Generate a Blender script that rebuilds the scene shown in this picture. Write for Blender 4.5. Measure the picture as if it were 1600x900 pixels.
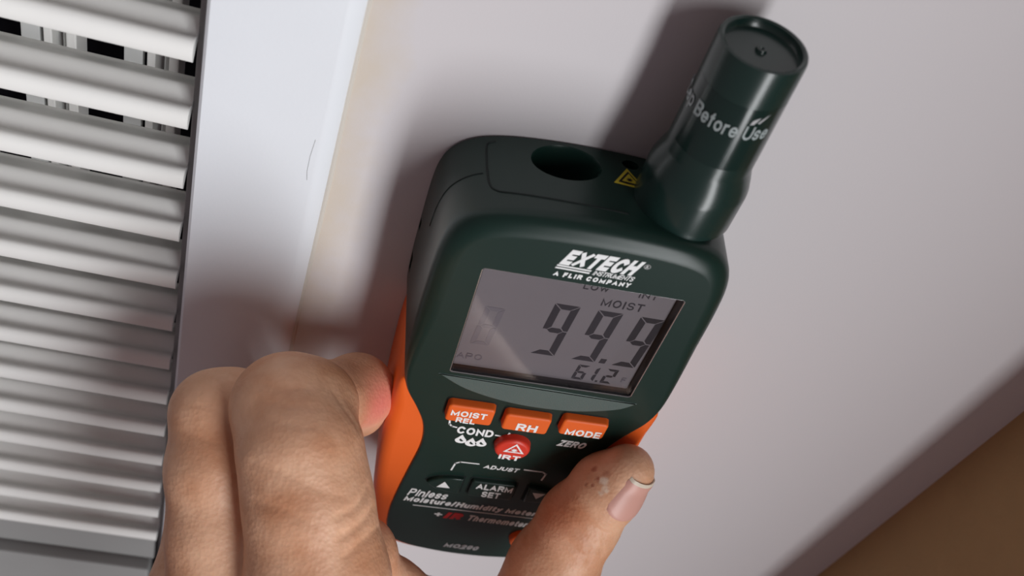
import bpy, bmesh, math, random
import numpy as np
from mathutils import Matrix, Vector

# ------------------------------------------------------------------ reset
for o in list(bpy.data.objects):
    bpy.data.objects.remove(o, do_unlink=True)
scene = bpy.context.scene
COL = scene.collection
MM = 0.001
Z0 = 1.2                       # height of the meter's screen above the floor

# ------------------------------------------------------------------ camera
cam = bpy.data.cameras.new('camera')
cam.sensor_width = 36.0
cam.lens = 36.0
cam.clip_start = 0.005
cam.clip_end = 50
cam.dof.use_dof = True
cam.dof.focus_distance = 0.285
cam.dof.aperture_fstop = 15.0
camo = bpy.data.objects.new('camera', cam)
COL.objects.link(camo)
camo.matrix_world = Matrix((
    (0.9573310, -0.1962807, -0.2121116, -0.07179),
    (0.0148406,  0.7663872, -0.6422075, -0.19733),
    (0.2886125,  0.6116572,  0.7365991,  1.40107),
    (0, 0, 0, 1)))
scene.camera = camo

# ------------------------------------------------------------------ world and light
world = bpy.data.worlds.new('room_ambient')
scene.world = world
world.use_nodes = True
bg = world.node_tree.nodes['Background']
bg.inputs[0].default_value = (1.0, 0.79, 0.85, 1)
bg.inputs[1].default_value = 0.15

key = bpy.data.lights.new('window_daylight', 'AREA')
key.shape = 'RECTANGLE'
key.size = 0.44
key.size_y = 1.75
key.energy = 28
key.color = (0.97, 0.985, 1.0)
keyo = bpy.data.objects.new('window_daylight', key)
COL.objects.link(keyo)
keyo.location = (0.60, -1.22, 1.30)
keyo.rotation_euler = (Vector((0, 0, 1.30)) - keyo.location).to_track_quat('-Z', 'Y').to_euler()

scene.view_settings.view_transform = 'Standard'
scene.view_settings.look = 'None'
scene.view_settings.gamma = 1.0
scene.view_settings.use_curve_mapping = False
scene.view_settings.exposure = 0.0

# ------------------------------------------------------------------ materials
def new_mat(name):
    m = bpy.data.materials.new(name)
    m.use_nodes = True
    nt = m.node_tree
    return m, nt, nt.nodes['Principled BSDF']

def nd(nt, typ, **kw):
    n = nt.nodes.new(typ)
    for k, v in kw.items():
        setattr(n, k, v)
    return n

def noise_bump(nt, b, scale, strength, dist=0.0002, detail=4.0, coord='Object'):
    tc = nd(nt, 'ShaderNodeTexCoord')
    nz = nd(nt, 'ShaderNodeTexNoise')
    nz.inputs['Scale'].default_value = scale
    nz.inputs['Detail'].default_value = detail
    nt.links.new(tc.outputs[coord], nz.inputs['Vector'])
    bp = nd(nt, 'ShaderNodeBump')
    bp.inputs['Strength'].default_value = strength
    bp.inputs['Distance'].default_value = dist
    nt.links.new(nz.outputs['Fac'], bp.inputs['Height'])
    nt.links.new(bp.outputs['Normal'], b.inputs['Normal'])
    return nz

def plain(name, col, rough=0.5, spec=0.5, bump=None, vary=0.0, metal=0.0):
    m, nt, b = new_mat(name)
    b.inputs['Base Color'].default_value = (*col, 1)
    b.inputs['Roughness'].default_value = rough
    b.inputs['Specular IOR Level'].default_value = spec
    b.inputs['Metallic'].default_value = metal
    nz = None
    if bump:
        nz = noise_bump(nt, b, *bump)
    if vary:
        tc = nd(nt, 'ShaderNodeTexCoord')
        n2 = nd(nt, 'ShaderNodeTexNoise')
        n2.inputs['Scale'].default_value = 60
        n2.inputs['Detail'].default_value = 5
        nt.links.new(tc.outputs['Object'], n2.inputs['Vector'])
        mx = nd(nt, 'ShaderNodeMix', data_type='RGBA')
        mx.inputs[6].default_value = (*[c * (1 - vary) for c in col], 1)
        mx.inputs[7].default_value = (*[min(1, c * (1 + vary)) for c in col], 1)
        nt.links.new(n2.outputs['Fac'], mx.inputs[0])
        nt.links.new(mx.outputs[2], b.inputs['Base Color'])
    return m

M = {}
M['trim'] = plain('white_gloss_paint', (0.79, 0.82, 0.86), 0.42, 0.4, (900, 0.12, 0.0003), 0.02)
M['slat'] = plain('off_white_enamel', (0.86, 0.86, 0.835), 0.45, 0.4, (700, 0.1, 0.0002), 0.03)
M['bar'] = plain('pale_grey_metal', (0.60, 0.61, 0.60), 0.5, 0.4, None, 0.05)
M['frame'] = plain('grey_vent_frame', (0.29, 0.29, 0.285), 0.5, 0.4, None, 0.04)
M['void'] = plain('dark_duct', (0.012, 0.011, 0.016), 0.9, 0.1)
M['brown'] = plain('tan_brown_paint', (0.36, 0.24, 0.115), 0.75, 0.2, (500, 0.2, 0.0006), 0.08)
M['green'] = plain('dark_green_plastic', (0.0085, 0.026, 0.0205), 0.31, 0.36, (2600, 0.1, 0.0001), 0.05)
M['crescent'] = plain('brightened_green_plastic', (0.075, 0.108, 0.098), 0.5, 0.5, (3000, 0.35, 0.0002), 0.08)  # housing green made lighter, as if a tilted facet caught the light
M['cap'] = plain('glossy_green_plastic', (0.010, 0.027, 0.023), 0.24, 0.55, (1500, 0.03, 0.0001), 0.04)
M['orange'] = plain('orange_rubber', (0.80, 0.125, 0.012), 0.5, 0.4, (1800, 0.08, 0.0001), 0.03)
M['red'] = plain('red_rubber', (0.66, 0.040, 0.020), 0.4, 0.45)
M['white'] = plain('white_print', (0.86, 0.88, 0.88), 0.5, 0.4)
M['greyprint'] = plain('grey_print', (0.42, 0.42, 0.43), 0.5, 0.4)
M['redprint'] = plain('red_print', (0.55, 0.02, 0.02), 0.5, 0.4)
M['capprint'] = plain('pale_print', (0.33, 0.38, 0.38), 0.45, 0.4)
M['yellow'] = plain('yellow_print', (0.50, 0.40, 0.03), 0.5, 0.4)
M['black'] = plain('black_plastic', (0.008, 0.008, 0.009), 0.3, 0.5)
M['seam'] = plain('seam_shadow_gap', (0.006, 0.012, 0.011), 0.6, 0.3)
M['lcd'] = plain('lcd_glass', (0.160, 0.143, 0.156), 0.35, 0.4, None, 0.05)
M['segment'] = plain('lcd_segment', (0.010, 0.008, 0.014), 0.5, 0.3)
M['ghost'] = plain('lcd_ghost', (0.10, 0.09, 0.11), 0.5, 0.3)
M['ghost2'] = plain('lcd_ghost_faint', (0.133, 0.118, 0.136), 0.5, 0.3)
M['silver'] = plain('bright_bezel', (0.55, 0.55, 0.55), 0.2, 0.5, metal=0.8)

# clear window : transparent with a fresnel sheen
m = bpy.data.materials.new('clear_plastic_window'); m.use_nodes = True
nt = m.node_tree; nt.nodes.clear()
out = nd(nt, 'ShaderNodeOutputMaterial'); mxs = nd(nt, 'ShaderNodeMixShader')
tr = nd(nt, 'ShaderNodeBsdfTransparent'); gl = nd(nt, 'ShaderNodeBsdfGlossy')
gl.inputs['Roughness'].default_value = 0.06
lw = nd(nt, 'ShaderNodeLayerWeight'); lw.inputs['Blend'].default_value = 0.5
pw = nd(nt, 'ShaderNodeMath', operation='POWER'); pw.inputs[1].default_value = 4.0
sc_ = nd(nt, 'ShaderNodeMath', operation='MULTIPLY_ADD'); sc_.inputs[1].default_value = 0.9; sc_.inputs[2].default_value = 0.035
nt.links.new(lw.outputs['Facing'], pw.inputs[0]); nt.links.new(pw.outputs[0], sc_.inputs[0])
nt.links.new(sc_.outputs[0], mxs.inputs[0]); nt.links.new(tr.outputs[0], mxs.inputs[1])
nt.links.new(gl.outputs[0], mxs.inputs[2]); nt.links.new(mxs.outputs[0], out.inputs[0])
M['window'] = m

# painted wall with a yellow-brown water stain beside the casing
m, nt, b = new_mat('grey_white_wall_paint')
b.inputs['Roughness'].default_value = 0.62
b.inputs['Specular IOR Level'].default_value = 0.3
tc = nd(nt, 'ShaderNodeTexCoord')
nz = nd(nt, 'ShaderNodeTexNoise'); nz.inputs['Scale'].default_value = 1500; nz.inputs['Detail'].default_value = 3
nt.links.new(tc.outputs['Object'], nz.inputs['Vector'])
bp = nd(nt, 'ShaderNodeBump'); bp.inputs['Strength'].default_value = 0.10; bp.inputs['Distance'].default_value = 0.0003
nt.links.new(nz.outputs['Fac'], bp.inputs['Height']); nt.links.new(bp.outputs['Normal'], b.inputs['Normal'])
sx = nd(nt, 'ShaderNodeSeparateXYZ'); nt.links.new(tc.outputs['Object'], sx.inputs[0])
n2 = nd(nt, 'ShaderNodeTexNoise'); n2.inputs['Scale'].default_value = 34; n2.inputs['Detail'].default_value = 6; n2.inputs['Roughness'].default_value = 0.62
nt.links.new(tc.outputs['Object'], n2.inputs['Vector'])
# stain reach: (x + 0.066) compared with noise
ad = nd(nt, 'ShaderNodeMath', operation='ADD'); ad.inputs[1].default_value = 0.066
nt.links.new(sx.outputs['X'], ad.inputs[0])
mu = nd(nt, 'ShaderNodeMath', operation='MULTIPLY'); mu.inputs[1].default_value = 24.0
nt.links.new(ad.outputs[0], mu.inputs[0])
su = nd(nt, 'ShaderNodeMath', operation='SUBTRACT'); nt.links.new(n2.outputs['Fac'], su.inputs[0]); nt.links.new(mu.outputs[0], su.inputs[1])
mr = nd(nt, 'ShaderNodeMapRange'); mr.inputs['From Min'].default_value = 0.14; mr.inputs['From Max'].default_value = 0.55
mr.inputs['To Min'].default_value = 0.0; mr.inputs['To Max'].default_value = 0.62
nt.links.new(su.outputs[0], mr.inputs[0])
mx = nd(nt, 'ShaderNodeMix', data_type='RGBA')
mx.inputs[6].default_value = (0.665, 0.635, 0.648, 1); mx.inputs[7].default_value = (0.64, 0.54, 0.40, 1)
nt.links.new(mr.outputs[0], mx.inputs[0]); nt.links.new(mx.outputs[2], b.inputs['Base Color'])
M['wall'] = m

# ------------------------------------------------------------------ helpers
def link(name, me, mat, parent=None, smooth=None):
    o = bpy.data.objects.new(name, me)
    COL.objects.link(o)
    if mat is not None and not me.materials:
        me.materials.append(mat)
    if parent is not None:
        o.parent = parent
    if smooth is not None:
        for p in me.polygons:
            p.use_smooth = True
        me.set_sharp_from_angle(angle=math.radians(smooth))
    return o

def mesh(name, verts, faces):
    me = bpy.data.meshes.new(name)
    me.from_pydata([tuple(v) for v in verts], [], [tuple(f) for f in faces])
    me.validate(); me.update()
    return me

def box_mesh(name, x0, x1, y0, y1, z0, z1, bev=0.0, seg=2):
    bm = bmesh.new()
    bmesh.ops.create_cube(bm, size=1)
    for v in bm.verts:
        v.co = Vector(((x0 + x1) / 2 + v.co.x * (x1 - x0), (y0 + y1) / 2 + v.co.y * (y1 - y0), (z0 + z1) / 2 + v.co.z * (z1 - z0)))
    if bev:
        bmesh.ops.bevel(bm, geom=bm.edges[:], offset=bev, segments=seg, profile=0.6, affect='EDGES')
    me = bpy.data.meshes.new(name); bm.to_mesh(me); bm.free()
    return me

def tag(o, label, cat=None, kind=None, group=None):
    if label: o['label'] = label
    if cat: o['category'] = cat
    if kind: o['kind'] = kind
    if group: o['group'] = group
    return o

def catmull(pts, n=8, closed=True):
    P = [np.array(p, float) for p in pts]; out = []
    L = len(P)
    for i in range(L if closed else L - 1):
        if closed:
            p0, p1, p2, p3 = P[i - 1], P[i], P[(i + 1) % L], P[(i + 2) % L]
        else:
            p0, p1, p2, p3 = P[max(i - 1, 0)], P[i], P[i + 1], P[min(i + 2, L - 1)]
        for k in range(n):
            t = k / n
            out.append(0.5 * ((2 * p1) + (-p0 + p2) * t + (2 * p0 - 5 * p1 + 4 * p2 - p3) * t * t + (-p0 + 3 * p1 - 3 * p2 + p3) * t ** 3))
    if not closed:
        out.append(P[-1])
    return np.array(out)

def resample(pts, n):
    P = np.vstack([pts, pts[:1]])
    s = np.r_[0, np.cumsum(np.linalg.norm(np.diff(P, axis=0), axis=1))]
    t = np.linspace(0, s[-1], n, endpoint=False)
    return np.stack([np.interp(t, s, P[:, k]) for k in range(P.shape[1])], 1)

def normals2(P):           # outward normals of a clockwise or anticlockwise closed loop
    d = np.roll(P, -1, 0) - np.roll(P, 1, 0)
    d /= np.linalg.norm(d, axis=1)[:, None] + 1e-12
    n = np.stack([d[:, 1], -d[:, 0]], 1)
    area = 0.5 * np.sum(P[:, 0] * np.roll(P[:, 1], -1) - np.roll(P[:, 0], -1) * P[:, 1])
    return n if area > 0 else -n

def loft(name, rings, cap0=True, cap1=True):   # rings: list of Nx3 arrays
    n = len(rings[0]); V = np.vstack(rings); F = []
    for k in range(len(rings) - 1):
        for i in range(n):
            j = (i + 1) % n
            F.append((k * n + i, k * n + j, (k + 1) * n + j, (k + 1) * n + i))
    if cap0: F.append(tuple(range(n))[::-1])
    if cap1: F.append(tuple((len(rings) - 1) * n + i for i in range(n)))
    me = mesh(name, V, F)
    bm = bmesh.new(); bm.from_mesh(me); bmesh.ops.recalc_face_normals(bm, faces=bm.faces); bm.to_mesh(me); bm.free()
    return me

def uvw(u, v, w):           # meter space in mm -> object space (x right, y into wall, z up)
    return (u * MM, -w * MM, v * MM)

def ring(P, w):
    return np.stack([P[:, 0] * MM, np.full(len(P), -w * MM), P[:, 1] * MM], 1)

def plate(name, P, w0, w1, rad, seg=4, draft=0.0, warp=None):
    """outline P (u,v) extruded from w0 to w1 with a rounded front edge of radius rad (scalar or array)"""
    nrm = normals2(P); rad = np.broadcast_to(np.asarray(rad, float), (len(P),))
    rings = []
    def put(off, w):
        Q = P + nrm * np.asarray(off)[:, None] if np.ndim(off) else P + nrm * off
        wv = np.broadcast_to(np.asarray(w, float), (len(P),))
        if warp is not None:
            Q = warp(Q, wv)
        rings.append(np.stack([Q[:, 0] * MM, -wv * MM, Q[:, 1] * MM], 1))
    put(np.full(len(P), draft), w0)
    put(np.full(len(P), draft * 0.5), w0 + (w1 - w0) * 0.5 - rad * 0.5)
    for k in range(seg + 1):
        a = math.pi / 2 * k / seg
        put(-rad * (1 - math.cos(a)), w1 - rad * (1 - math.sin(a)))
    put(-rad - 0.25, w1)
    return loft(name, rings)

def rrect(u0, u1, v0, v1, r, n=5):
    out = []
    for cx, cy, a0 in ((u1 - r, v1 - r, 0), (u0 + r, v1 - r, 90), (u0 + r, v0 + r, 180), (u1 - r, v0 + r, 270)):
        for k in range(n + 1):
            a = math.radians(a0 + 90 * k / n)
            out.append((cx + r * math.cos(a), cy + r * math.sin(a)))
    return np.array(out)

def apply_bool(o, cutter_mesh):
    c = bpy.data.objects.new('cutter', cutter_mesh); COL.objects.link(c)
    c.parent = o.parent
    md = o.modifiers.new('b', 'BOOLEAN'); md.object = c; md.operation = 'DIFFERENCE'; md.solver = 'EXACT'
    bpy.context.view_layer.update()
    dg = bpy.context.evaluated_depsgraph_get()
    me = bpy.data.meshes.new_from_object(o.evaluated_get(dg))
    o.modifiers.clear(); o.data = me
    bpy.data.objects.remove(c, do_unlink=True)

def _arc(cx, cy, rx, ry, a0, a1, n=10):
    return [(cx + rx * math.cos(math.radians(a0 + (a1 - a0) * k / n)), cy + ry * math.sin(math.radians(a0 + (a1 - a0) * k / n))) for k in range(n + 1)]
_S = _arc(.5, .745, .5, .255, 15, 180, 8) + _arc(.5, .745, .5, .245, 195, 262, 4) + _arc(.5, .255, .5, .245, 82, 0, 4) + _arc(.5, .255, .5, .255, -15, -165, 8)
_X = .70                                     # height of the small letters
def _lo(pts): return [(x, y * _X) for x, y in pts]
_ARCH = [(0, .62)] + _arc(.5, .6, .5, .4, 165, 0, 8) + [(1, 0)]
GLYPH = {   # advance width / height, strokes in a unit box
 'A': (.86, [[(0, 0), (.5, 1), (1, 0)], [(.2, .3), (.8, .3)]]),
 'B': (.76, [[(0, 0), (0, 1), (.6, 1)] + _arc(.6, .765, .36, .235, 90, -90, 6) + [(0, .53)], [(.6, .53)] + _arc(.62, .265, .38, .265, 90, -90, 6) + [(0, 0)]]),
 'C': (.82, [_arc(.52, .5, .52, .5, 42, 318, 16)]),
 'D': (.82, [[(0, 0), (0, 1), (.42, 1)] + _arc(.42, .5, .58, .5, 90, -90, 12) + [(0, 0)]]),
 'E': (.70, [[(1, 1), (0, 1), (0, 0), (1, 0)], [(0, .51), (.9, .51)]]),
 'F': (.66, [[(1, 1), (0, 1), (0, 0)], [(0, .5), (.85, .5)]]),
 'H': (.80, [[(0, 0), (0, 1)], [(1, 0), (1, 1)], [(0, .51), (1, .51)]]),
 'I': (.22, [[(.5, 0), (.5, 1)]]),
 'J': (.62, [[(1, 1), (1, .3)] + _arc(.5, .28, .5, .28, 0, -180, 8)]),
 'L': (.64, [[(0, 1), (0, 0), (1, 0)]]),
 'M': (.96, [[(0, 0), (0, 1), (.5, .06), (1, 1), (1, 0)]]),
 'N': (.80, [[(0, 0), (0, 1), (1, 0), (1, 1)]]),
 'O': (.88, [_arc(.5, .5, .5, .5, 90, 450, 20)]),
 'P': (.74, [[(0, 0), (0, 1), (.6, 1)] + _arc(.6, .74, .4, .26, 90, -90, 8) + [(0, .48)]]),
 'R': (.78, [[(0, 0), (0, 1), (.6, 1)] + _arc(.6, .755, .4, .245, 90, -90, 8) + [(0, .51)], [(.55, .51), (1, 0)]]),
 'S': (.74, [_S]),
 'T': (.76, [[(0, 1), (1, 1)], [(.5, 1), (.5, 0)]]),
 'U': (.80, [[(0, 1), (0, .36)] + _arc(.5, .36, .5, .36, 180, 360, 10) + [(1, 1)]]),
 'W': (1.1, [[(0, 1), (.25, 0), (.5, .95), (.75, 0), (1, 1)]]),
 'X': (.82, [[(0, 0), (1, 1)], [(0, 1), (1, 0)]]),
 'Y': (.82, [[(0, 1), (.5, .46), (1, 1)], [(.5, .46), (.5, 0)]]),
 'Z': (.74, [[(0, 1), (1, 1), (0, 0), (1, 0)]]),
 '0': (.66, [_arc(.5, .5, .5, .5, 90, 450, 20)]),
 '2': (.66, [_arc(.5, .7, .5, .3, 170, -30, 9) + [(0, 0), (1, 0)]]),
 '9': (.66, [_arc(.5, .68, .5, .32, 0, 360, 14), [(1, .68)] + _arc(.5, .5, .5, .5, 0, -150, 8)]),
 'a': (.62, [_lo([(.05, .78)] + _arc(.52, .68, .46, .32, 140, 0, 7) + [(.98, 0)]), _lo(_arc(.45, .3, .45, .3, 60, 330, 10) + [(.98, .35)])]),
 'c': (.60, [_lo(_arc(.5, .5, .5, .5, 45, 315, 12))]),
 'd': (.64, [_lo(_arc(.5, .5, .5, .5, 0, 360, 16)), [(1, 1), (1, 0)]]),
 'e': (.64, [_lo([(.03, .5), (1, .5)] + _arc(.5, .5, .5, .5, 0, 318, 14))]),
 'f': (.40, [[(.45, 0), (.45, .8)] + _arc(.8, .8, .35, .2, 180, 90, 5), [(0, _X), (1, _X)]]),
 'h': (.62, [[(0, 0), (0, 1)], _lo(_ARCH)]),
 'i': (.20, [[(.5, 0), (.5, _X)], [(.5, .9), (.5, 1.02)]]),
 'l': (.20, [[(.5, 0), (.5, 1)]]),
 'm': (.98, [_lo([(0, 0), (0, 1)]), _lo([(x * .5, y) for x, y in _ARCH]), _lo([(.5 + x * .5, y) for x, y in _ARCH])]),
 'n': (.62, [_lo([(0, 0), (0, 1)]), _lo(_ARCH)]),
 'o': (.66, [_lo(_arc(.5, .5, .5, .5, 90, 450, 16))]),
 'p': (.64, [_lo(_arc(.5, .5, .5, .5, 0, 360, 16)), [(0, _X), (0, -.28)]]),
 'r': (.42, [_lo([(0, 0), (0, 1)]), _lo([(0, .6)] + _arc(.75, .5, .75, .5, 160, 90, 5) + [(1, 1)])]),
 's': (.58, [_lo(_S)]),
 't': (.40, [[(.45, .95), (.45, .2)] + _arc(.8, .2, .35, .2, 180, 270, 5) + [(1, 0)], [(0, _X), (1, _X)]]),
 'u': (.62, [_lo([(0, 1), (0, .4)] + _arc(.5, .4, .5, .4, 180, 345, 8)), _lo([(1, 1), (1, 0)])]),
 'v': (.62, [_lo([(0, 1), (.5, 0), (1, 1)])]),
 'y': (.62, [_lo([(0, 1), (.5, .05)]), [(1, _X), (.4, -.2), (.1, -.28)]]),
 '/': (.40, [[(0, -.05), (1, 1.02)]]),
 '+': (.70, [[(0, .42), (1, .42)], [(.5, .02), (.5, .82)]]),
}
def stroke_text(body, t, spacing):
    """mitred ribbons: list of (left points, right points)"""
    out = []; x = 0.0
    for ch in body:
        if ch == ' ':
            x += 0.38 * spacing; continue
        wd, strokes = GLYPH[ch]
        wd = max(wd, t)
        low = -0.35 if ch in 'py/' else 0.0
        for st in strokes:
            P = []
            for a, b_ in st:
                q = np.array((x + t / 2 + a * (wd - t), t / 2 + b_ * (1 - t)))
                if not P or np.linalg.norm(q - P[-1]) > 1e-4: P.append(q)
            n = len(P)
            D = [(P[k + 1] - P[k]) / np.linalg.norm(P[k + 1] - P[k]) for k in range(n - 1)]
            closed = np.linalg.norm(P[0] - P[-1]) < 1e-3
            if not closed:
                P[0] = P[0] - D[0] * t / 2; P[-1] = P[-1] + D[-1] * t / 2
            Lp, Rp = [], []
            for k in range(n):
                d0 = D[k - 1] if k > 0 else (D[-1] if closed else D[0])
                d1 = D[k] if k < n - 1 else (D[0] if closed else D[-1])
                n0 = np.array((-d0[1], d0[0])); n1 = np.array((-d1[1], d1[0]))
                m_ = n0 + n1; ln = np.linalg.norm(m_)
                m_ = n0 if ln < 1e-3 else m_ / ln
                q = t / 2 / max(0.32, float(m_ @ n0))
                for lst, sg in ((Lp, 1), (Rp, -1)):
                    v = P[k] + m_ * q * sg
                    lst.append(np.array((v[0], min(1.0, max(low, v[1])))))
            out.append((Lp, Rp))
        x += wd + 0.13 * spacing + (spacing - 1) * 0.5
    return out

def lettering(name, body, box, w, mat, parent, bold=0.2, slant=0.0, spacing=1.0, fn=None, thick=0.12):
    """stroke-built sans lettering fitted in box (u0,u1,v0,v1); bold = stroke / cap height; fn maps (u,v,w)->xyz"""
    RB = stroke_text(body, bold, spacing)
    A_ = np.vstack([np.vstack(l + r) for l, r in RB]); mn, mxx = A_.min(0), A_.max(0)
    u0, u1, v0, v1 = box
    h = v1 - v0; sw = slant * h
    f = fn or uvw
    V = []; F = []
    def put(p, ww):
        T = (p - mn) / (mxx - mn)
        V.append(f(u0 + T[0] * (u1 - u0 - sw) + T[1] * sw, v0 + T[1] * h, ww))
    for q, (l, r) in enumerate(RB):
        k = len(V); n = len(l)
        for a, (pl, pr_) in enumerate(zip(l, r)):
            ww = w + 0.03 * (q % 3) + 0.02 * a / n
            put(pl, ww); put(pr_, ww); put(pl, w - thick); put(pr_, w - thick)
        for a in range(n - 1):
            b0 = k + 4 * a; b1 = b0 + 4
            F += [(b0, b0 + 1, b1 + 1, b1), (b0 + 2, b0, b1, b1 + 2), (b0 + 1, b0 + 3, b1 + 3, b1 + 1)]
    me = bpy.data.meshes.new(name); me.from_pydata(V, [], F); me.update()
    return link(name, me, mat, parent)

def polys(name, plist, w, mat, parent, thick=0.12):
    """flat printed marks: list of (u,v) polygons given a hair of thickness"""
    V = []; F = []
    for P in plist:
        k = len(V); n = len(P)
        V += [uvw(u, v, w) for u, v in P] + [uvw(u, v, w - thick) for u, v in P]
        F.append(tuple(range(k, k + n)))
        for i in range(n):
            j = (i + 1) % n
            F.append((k + j, k + i, k + n + i, k + n + j))
    return link(name, mesh(name, V, F), mat, parent)

def strip(pts, wd):         # polyline -> list of quads
    out = []
    for a, b_ in zip(pts[:-1], pts[1:]):
        a = np.array(a, float); b_ = np.array(b_, float)
        d = (b_ - a) / np.linalg.norm(b_ - a); n = np.array([-d[1], d[0]]) * wd / 2
        a = a - d * wd / 2; b_ = b_ + d * wd / 2
        out.append([tuple(a - n), tuple(b_ - n), tuple(b_ + n), tuple(a + n)])
    return out

def tube(name, pts, r, mat, parent, n=8, closed=False):
    P = [Vector(p) for p in pts]; V = []; F = []
    L = len(P)
    for i, p in enumerate(P):
        if closed: t = (P[(i + 1) % L] - P[i - 1])
        else: t = P[min(i + 1, L - 1)] - P[max(i - 1, 0)]
        t.normalize()
        a = t.orthogonal() if i == 0 else (a - t * a.dot(t))
        a.normalize(); b_ = t.cross(a)
        for k in range(n):
            an = 2 * math.pi * k / n
            V.append(p + (a * math.cos(an) + b_ * math.sin(an)) * r)
    for i in range(L if closed else L - 1):
        j = (i + 1) % L
        for k in range(n):
            q = (k + 1) % n
            F.append((i * n + k, i * n + q, j * n + q, j * n + k))
    if not closed:
        F.append(tuple(range(n))[::-1]); F.append(tuple((L - 1) * n + k for k in range(n)))
    return link(name, mesh(name, V, F), mat, parent, 60)

def lathe(name, prof, mat, parent, centre, n=64, smooth=35):
    """profile (r, v) about the meter's up axis at (u, w) = centre, mm"""
    V = []; F = []
    for r, v in prof:
        for k in range(n):
            a = 2 * math.pi * k / n
            V.append(uvw(centre[0] + r * math.cos(a), v, centre[1] + r * math.sin(a)))
    for i in range(len(prof) - 1):
        for k in range(n):
            q = (k + 1) % n
            F.append((i * n + k, i * n + q, (i + 1) * n + q, (i + 1) * n + k))
    F.append(tuple(range(n))[::-1]); F.append(tuple((len(prof) - 1) * n + k for k in range(n)))
    me = mesh(name, V, F)
    bm = bmesh.new(); bm.from_mesh(me); bmesh.ops.recalc_face_normals(bm, faces=bm.faces); bm.to_mesh(me); bm.free()
    return link(name, me, mat, parent, smooth)

# ------------------------------------------------------------------ the setting
def z(v): return Z0 + v * MM
GX0, GX1 = -420, -101          # vent opening left / right (mm)
w_ = link('wall_back', box_mesh('wall_back', -0.0665, 0.181, 0.0, 0.10, z(-700), z(600)), M['wall'])
tag(w_, 'grey-white painted wall with yellowish stain along the casing', kind='structure')
# casing board between the vent and the wall
pr = [(-101.0, 60), (-101.0, -2.2), (-100.2, -3.0), (-71.0, -3.0), (-69.5, -2.7), (-67.0, -1.0), (-66.2, 0.6), (-66.2, 60)]
rings = [np.array([(x * MM, y * MM, z(zz)) for x, y in pr]) for zz in (-700, 600)]
t_ = link('trim_1', loft('trim_1', rings), M['trim'], None, 30)
tag(t_, 'flat white casing board with softened edge between vent and wall', kind='structure')
cj = [(-66.2 * MM + 0.0002 * math.sin(i * 1.7), 0.0004, z(-700 + i * 26)) for i in range(51)]
ck = tube('caulk_line', cj, 0.0009, plain('yellowed_caulk', (0.62, 0.58, 0.52), 0.7, 0.3), t_)
wr = link('wall_right', box_mesh('wall_right', 0.181, 0.90, -0.090, 0.10, z(-700), z(600), 0.0015), M['brown'])
tag(wr, 'shaded tan-brown wall return at the right-hand corner', kind='structure')

# unseen slab added to hold window light off the right side
wn = link('light_blocker', box_mesh('light_blocker', 0.335, 1.30, -0.62, -0.50, z(-1200), z(1200), 0.002), M['brown'])
tag(wn, 'added tan-brown slab blocking daylight, out of view behind the camera', kind='structure')
tube('hairline_scratch', [(x * MM, -0.003, z(q)) for x, q in ((-71.8, 18.9), (-72.3, 12.7), (-72.3, 7.3), (-71.9, 4.1))], 0.00007, M['frame'], t_, 5)

# ------------------------------------------------------------------ louvred vent
vent = bpy.data.objects.new('louvred_vent', None); COL.objects.link(vent)
vent.location = (-0.26, 0.02, z(-262))
tag(vent, 'off-white louvred air vent with horizontal slats left of the casing', 'vent')
vl = vent.location
def vmesh(me):
    me.transform(Matrix.Translation(-vl)); return me
link('duct_back', vmesh(box_mesh('duct_back', GX0 * MM, -0.1015, 0.085, 0.09, z(-330), z(330))), M['void'], vent)
# slat profile (y, z) mm: rounded bright front lip, groove, rib, back slope with a small rim
SP = catmull([(0.2, 1.0), (-0.5, 3.2), (-0.2, 5.6), (1.0, 7.0), (2.6, 6.9), (4.0, 5.7), (5.4, 5.6), (7.2, 7.0), (8.8, 7.8), (10.4, 7.5),
              (13.8, 5.2), (16.6, 3.3), (17.6, 3.5), (18.2, 2.9), (17.6, 1.9), (15.5, 2.1), (10, 4.2), (5.0, 3.2), (2.2, 1.4), (1.2, 0.5)], 3)
sl_me = None
PITCH = 22.18
for i in range(-8, 13):
    zb = 30.6 - PITCH * i
    if sl_me is None:
        rr = [np.array([(x * MM, y * MM, q * MM) for y, q in SP]) for x in (GX0, -103.6)]
        sl_me = loft('slat', rr); sl_me.transform(Matrix.Translation((-vl.x, -vl.y, 0)))
        sl_me.materials.append(M['slat'])
        for p in sl_me.polygons: p.use_smooth = True
        sl_me.set_sharp_from_angle(angle=math.radians(50))
    o = bpy.data.objects.new('slat', sl_me); COL.objects.link(o); o.parent = vent
    o.location = (0, 0, z(zb) - vl.z)
# vertical blades behind the slats
ux = -104.6
bars = [(-2.0, 3.2, 25, 30), (-7.4, 2.6, 24, 34), (-9.9, 1.6, 28, 30), (-13.3, 2.2, 24, 36), (-18.6, 5.0, 27, 30)]
for rep in range(0, 9):
    for k, (dx, wd, y0, y1) in enumerate(bars):
        if k == 0: continue
        xc = ux - 7.6 - rep * 26.3 + dx + 7.4
        me = vmesh(box_mesh('vertical_blade', (xc - wd / 2) * MM, (xc + wd / 2) * MM, y0 * MM, y1 * MM, z(-236), z(330), 0.0004, 2))
        link('vertical_blade', me, M['bar'] if k in (2, 4) else M['slat'], vent)
# frame: side strip, bottom panel, ledge
link('side_frame', vmesh(box_mesh('side_frame', -0.1037, -0.1008, 0.006, 0.05, z(-330), z(330), 0.0004)), M['frame'], vent)
link('bottom_frame', vmesh(box_mesh('bottom_frame', GX0 * MM, -0.1046, 0.004, 0.05, z(-262), z(-238), 0.0006)), M['frame'], vent)
link('bottom_ledge', vmesh(box_mesh('bottom_ledge', GX0 * MM, -0.106, -0.001, 0.05, z(-330), z(-264), 0.001)), M['frame'], vent)

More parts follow.
